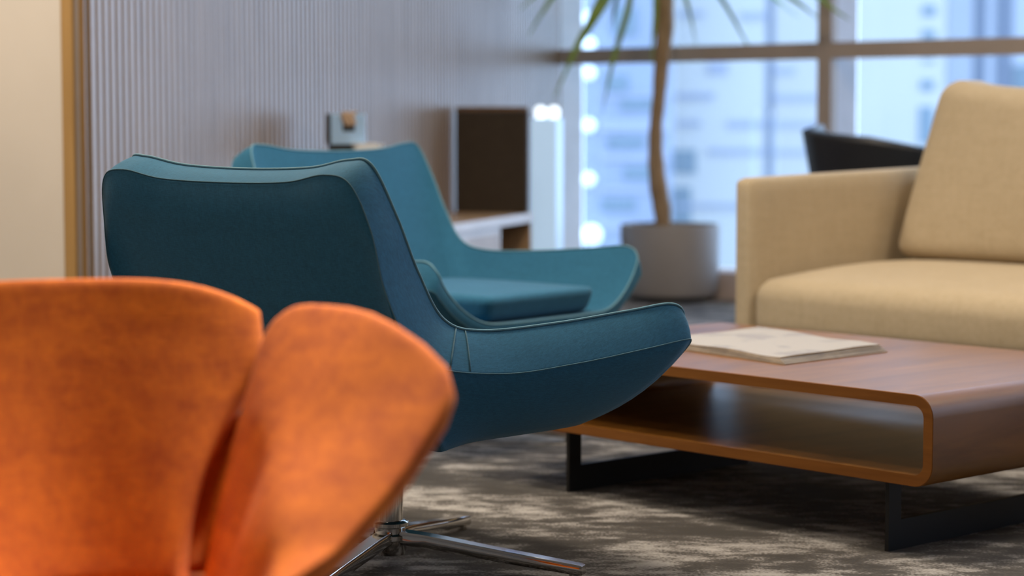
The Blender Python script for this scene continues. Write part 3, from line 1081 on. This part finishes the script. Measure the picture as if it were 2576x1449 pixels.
def teal_chair(label, loc, rz):
    ch = thing('lounge_chair', label, 'chair', loc, rz, 'teal lounge chairs')
    rim, seam, bot, inn = (full_loop(c) for c in range(4))
    L = len(rim)
    bm = bmesh.new()
    ctr_b, ctr_i = Vector((0.03, 0, 0.278)), Vector((0.05, 0, 0.36))
    rings = []
    for t in (0.0, 0.25, 0.55, 0.85):
        rings.append([ctr_b.lerp(b, t) for b in bot])
    for k in range(9):                      # outer skin, bottom edge up to the seam
        t = k / 8
        ring_ = []
        for b, s in zip(bot, seam):
            c = b.lerp(s, 0.5)
            out = Vector((s.x - 0.03, s.y, 0)).normalized()
            hgt = (s.z - b.z)
            side = min(1.0, abs(s.y) / 0.4)
            bulge = 0.045 * min(1.0, hgt / 0.25)
            c = c + out * bulge + Vector((0, 0, -0.16 * hgt))
            ring_.append(b * (1 - t) ** 2 + c * (2 * t * (1 - t)) + s * t * t)
        rings.append(ring_)
    for t in (0.04, 0.3, 0.6, 0.85, 0.97):   # padded strip between seam and piping
        ring_ = []
        for s, r_ in zip(seam, rim):
            out = Vector((s.x - 0.03, s.y, 0)).normalized()
            ring_.append(s.lerp(r_, t) + (out + Vector((0, 0, 0.8))) * 0.003 * math.sin(math.pi * t))
        rings.append(ring_)
    rings.append([r_.lerp(s, 0.012) for s, r_ in zip(seam, rim)])
    rings.append(rim)
    rings.append([r_.lerp(i_, 0.006) for r_, i_ in zip(rim, inn)])
    for k in range(1, 9):                   # inner skin down to the seat
        t = (k / 8)
        ring_ = []
        for r_, i_ in zip(rim, inn):
            c = r_.lerp(i_, 0.55)
            c = c + Vector((0, 0, -0.10 * (r_.z - i_.z))) + Vector((r_.x - 0.03, r_.y, 0)).normalized() * 0.012
            ring_.append(r_ * (1 - t) ** 2 + c * (2 * t * (1 - t)) + i_ * t * t)
        rings.append(ring_)
    for t in (0.85, 0.55, 0.25, 0.0):
        rings.append([ctr_i.lerp(i_, t) for i_ in inn])
    vr = []
    for rg in rings:
        if (rg[0] - rg[L // 3]).length < 1e-6:
            v = bm.verts.new(rg[0])
            vr.append([v] * L)
        else:
            vr.append([bm.verts.new(p) for p in rg])
    for a, b in zip(vr, vr[1:]):
        for k in range(L):
            q = (k + 1) % L
            f = []
            for v in (a[k], a[q], b[q], b[k]):
                if v not in f:
                    f.append(v)
            if len(f) >= 3:
                bm.faces.new(f)
    link_mesh('shell', bm, M['teal'], ch)
    bm = bmesh.new()
    tube(bm, [p + Vector((0, 0, 0.0016)) for p in rim], 0.0024, 8, closed=True)
    link_mesh('piping', bm, M['teal_daylit'], ch)
    bm = bmesh.new()
    tube(bm, seam, 0.0011, 6, closed=True)
    for idx in (6.375, 6.625):
        for sgn in (-1, 1):
            k = int(idx * 8)
            k = k if sgn < 0 else L - k
            line = []
            for t in (0.03, 0.3, 0.6, 0.85, 0.97):
                s, r_ = seam[k], rim[k]
                out = Vector((s.x - 0.03, s.y, 0)).normalized()
                line.append(s.lerp(r_, t) + (out + Vector((0, 0, 0.8))) * (0.003 * math.sin(math.pi * t) + 0.0010))
            tube(bm, line, 0.0013, 6)
    link_mesh('stitching', bm, M['teal_trim'], ch)

    def cush_fn(w, ux, uy, uz):
        w.y *= 0.93 - 0.07 * ux - 0.04 * (1 - uz) / 2
        w.x += -0.02 * (1 - uz) / 2 * (1 + ux) / 2
        return w
    bm = bmesh.new()
    puff(bm, -0.16, 0.392, -0.272, 0.272, 0.353, 0.424, 0.024, 0.012, 0, 18, cush_fn)
    link_mesh('seat_cushion', bm, M['teal'], ch)
    bm = bmesh.new()
    cylinder(bm, 0, 0, 0.085, 0.279, 0.026, n=32)
    link_mesh('column', bm, M['chrome'], ch, angle=40)
    bm = bmesh.new()
    lathe(bm, [(0.0001, 0.022), (0.030, 0.022), (0.033, 0.03), (0.033, 0.050), (0.040, 0.053), (0.040, 0.062), (0.031, 0.065), (0.031, 0.076), (0.037, 0.079), (0.037, 0.086), (0.030, 0.090), (0.0001, 0.090)], 40)
    link_mesh('hub', bm, M['chrome'], ch, angle=35)
    for k in range(4):
        a = R(23.5 + 90 * k)
        bm = bmesh.new()
        prof = []
        for x, zt, hw, th in ((0.028, 0.070, 0.019, 0.026), (0.08, 0.066, 0.018, 0.026), (0.24, 0.047, 0.016, 0.024), (0.40, 0.029, 0.015, 0.020), (0.405, 0.027, 0.013, 0.017)):
            row = []
            for (sy, sz) in ((-1, -0.25), (-0.8, 0), (0.8, 0), (1, -0.25), (1, -0.8), (0.8, -1), (-0.8, -1), (-1, -0.8)):
                row.append(bm.verts.new((x * math.cos(a) - sy * hw * math.sin(a), x * math.sin(a) + sy * hw * math.cos(a), zt + sz * th)))
            prof.append(row)
        for p_, q_ in zip(prof, prof[1:]):
            for i in range(8):
                bm.faces.new((p_[i], p_[(i + 1) % 8], q_[(i + 1) % 8], q_[i]))
        bm.faces.new(prof[0])
        bm.faces.new(prof[-1])
        cylinder(bm, 0.385 * math.cos(a), 0.385 * math.sin(a), 0.0, 0.012, 0.010, n=16)
        link_mesh('leg', bm, M['chrome'], ch, angle=35)
    return ch


teal = teal_chair('nearer teal lounge chair, its back turned to the viewer, on chrome swivel base', (-0.2417, 4.2034, 0), R(46.07))
rear = copy_tree(teal)
rear.location = (-0.218, 5.933, 0)
rear.rotation_euler = (0, 0, R(-38.7))
rear['label'] = 'farther teal lounge chair, turned to show its seat cushion and inner back'

# ------------------------------------------------------------ orange petal chair in the foreground
oc = thing('petal_chair', 'orange melange lounge chair with separate back and arm petals in the foreground', 'chair', (-0.475, 2.38, 0), R(-75))
B0 = [Vector(v) for v in ((-.005, .138, .340), (.31, .150, .355))]
OUT = [(-.115, .212, .556), (-.172, .236, .612), (-.168, .257, .640), (-.13, .285, .652), (-.03, .347, .643), (.088, .402, .582), (.177, .338, .503), (.261, .248, .437), (.303, .205, .418), (.33, .165, .403)]
MID = [(-.060, .175, .478), (-.065, .192, .512), (-.035, .203, .528), (.043, .212, .515), (.12, .203, .487), (.20, .19, .453), (.26, .18, .42), (.32, .162, .396)]


def sample(pts, u):
    c = catmull(pts, 12)
    x = u * (len(c) - 1)
    i = min(int(x), len(c) - 2)
    return c[i].lerp(c[i + 1], x - i)


def arm_petal(sgn):
    P = []
    for s in eased(44):
        row = []
        for t in eased(30):
            e, mdl, b = sample(OUT, s), sample(MID, s), B0[0].lerp(B0[1], s)
            lin = b.lerp(mdl, t * 2) if t < 0.5 else mdl.lerp(e, t * 2 - 1)
            q = bez(b, mdl, e, t).lerp(lin, 0.55)
            row.append(Vector((q.x, sgn * q.y, q.z)))
        P.append(row)
    bm = bmesh.new()
    pillow_sheet(bm, P, 0.027, 0.12)
    o = link_mesh('arm_petal', bm, M['orange'], oc)
    return o


arm_petal(1)
arm_petal(-1)


def back_pt(s, t):
    w = 0.114 + 0.125 * min(1.0, t / 0.8) ** 1.7
    zt = 0.668 - 0.047 * abs(s) ** 4
    z0 = 0.325
    tt = max(0.0, t)
    a = -0.085 - 0.285 * tt ** 0.95 + 0.040 * s * s
    return Vector((a, w * s, z0 + (zt - z0) * tt))


for sgn in (1, -1):                          # folded gusset that closes the slit between back and arm
    P = []
    for s in eased(12):
        row = []
        for t in eased(24):
            e, mdl, b = Vector(OUT[0]), Vector(MID[0]), B0[0]
            q = bez(b, mdl, e, t * 0.8) + Vector((-0.012, 0.020, -0.012))
            p_ = back_pt(0.96, 0.08 + 0.52 * t) + Vector((-0.012, 0.004, 0))
            m_ = p_.lerp(q, s) + Vector((-0.045, 0.016, 0)) * math.sin(math.pi * s)
            row.append(Vector((m_.x, sgn * m_.y, m_.z)))
        P.append(row)
    bm = bmesh.new()
    pillow_sheet(bm, P, 0.016, 0.2)
    link_mesh('gusset', bm, M['orange'], oc)
P = []
for s0 in eased(44):
    s = 2 * s0 - 1
    row = []
    for t in eased(32):
        row.append(back_pt(s, t))
    P.append(row)
bm = bmesh.new()
pillow_sheet(bm, P, 0.05, 0.12)
link_mesh('back_petal', bm, M['orange'], oc)
bm = bmesh.new()
puff(bm, -0.15, 0.35, -0.175, 0.175, 0.25, 0.337, 0.02, 0.012, 0.01, 16)
link_mesh('seat', bm, M['orange'], oc)
bm = bmesh.new()
cylinder(bm, 0.08, 0, 0.06, 0.252, 0.025)
link_mesh('column', bm, M['chrome'], oc, angle=40)
for k in range(4):
    a = R(45 + 90 * k)
    bm = bmesh.new()
    tube(bm, [(0.08 + 0.02 * math.cos(a), 0.02 * math.sin(a), 0.068), (0.08 + 0.30 * math.cos(a), 0.30 * math.sin(a), 0.016)], [0.018, 0.013], 14)
    link_mesh('leg', bm, M['chrome'], oc, angle=50)
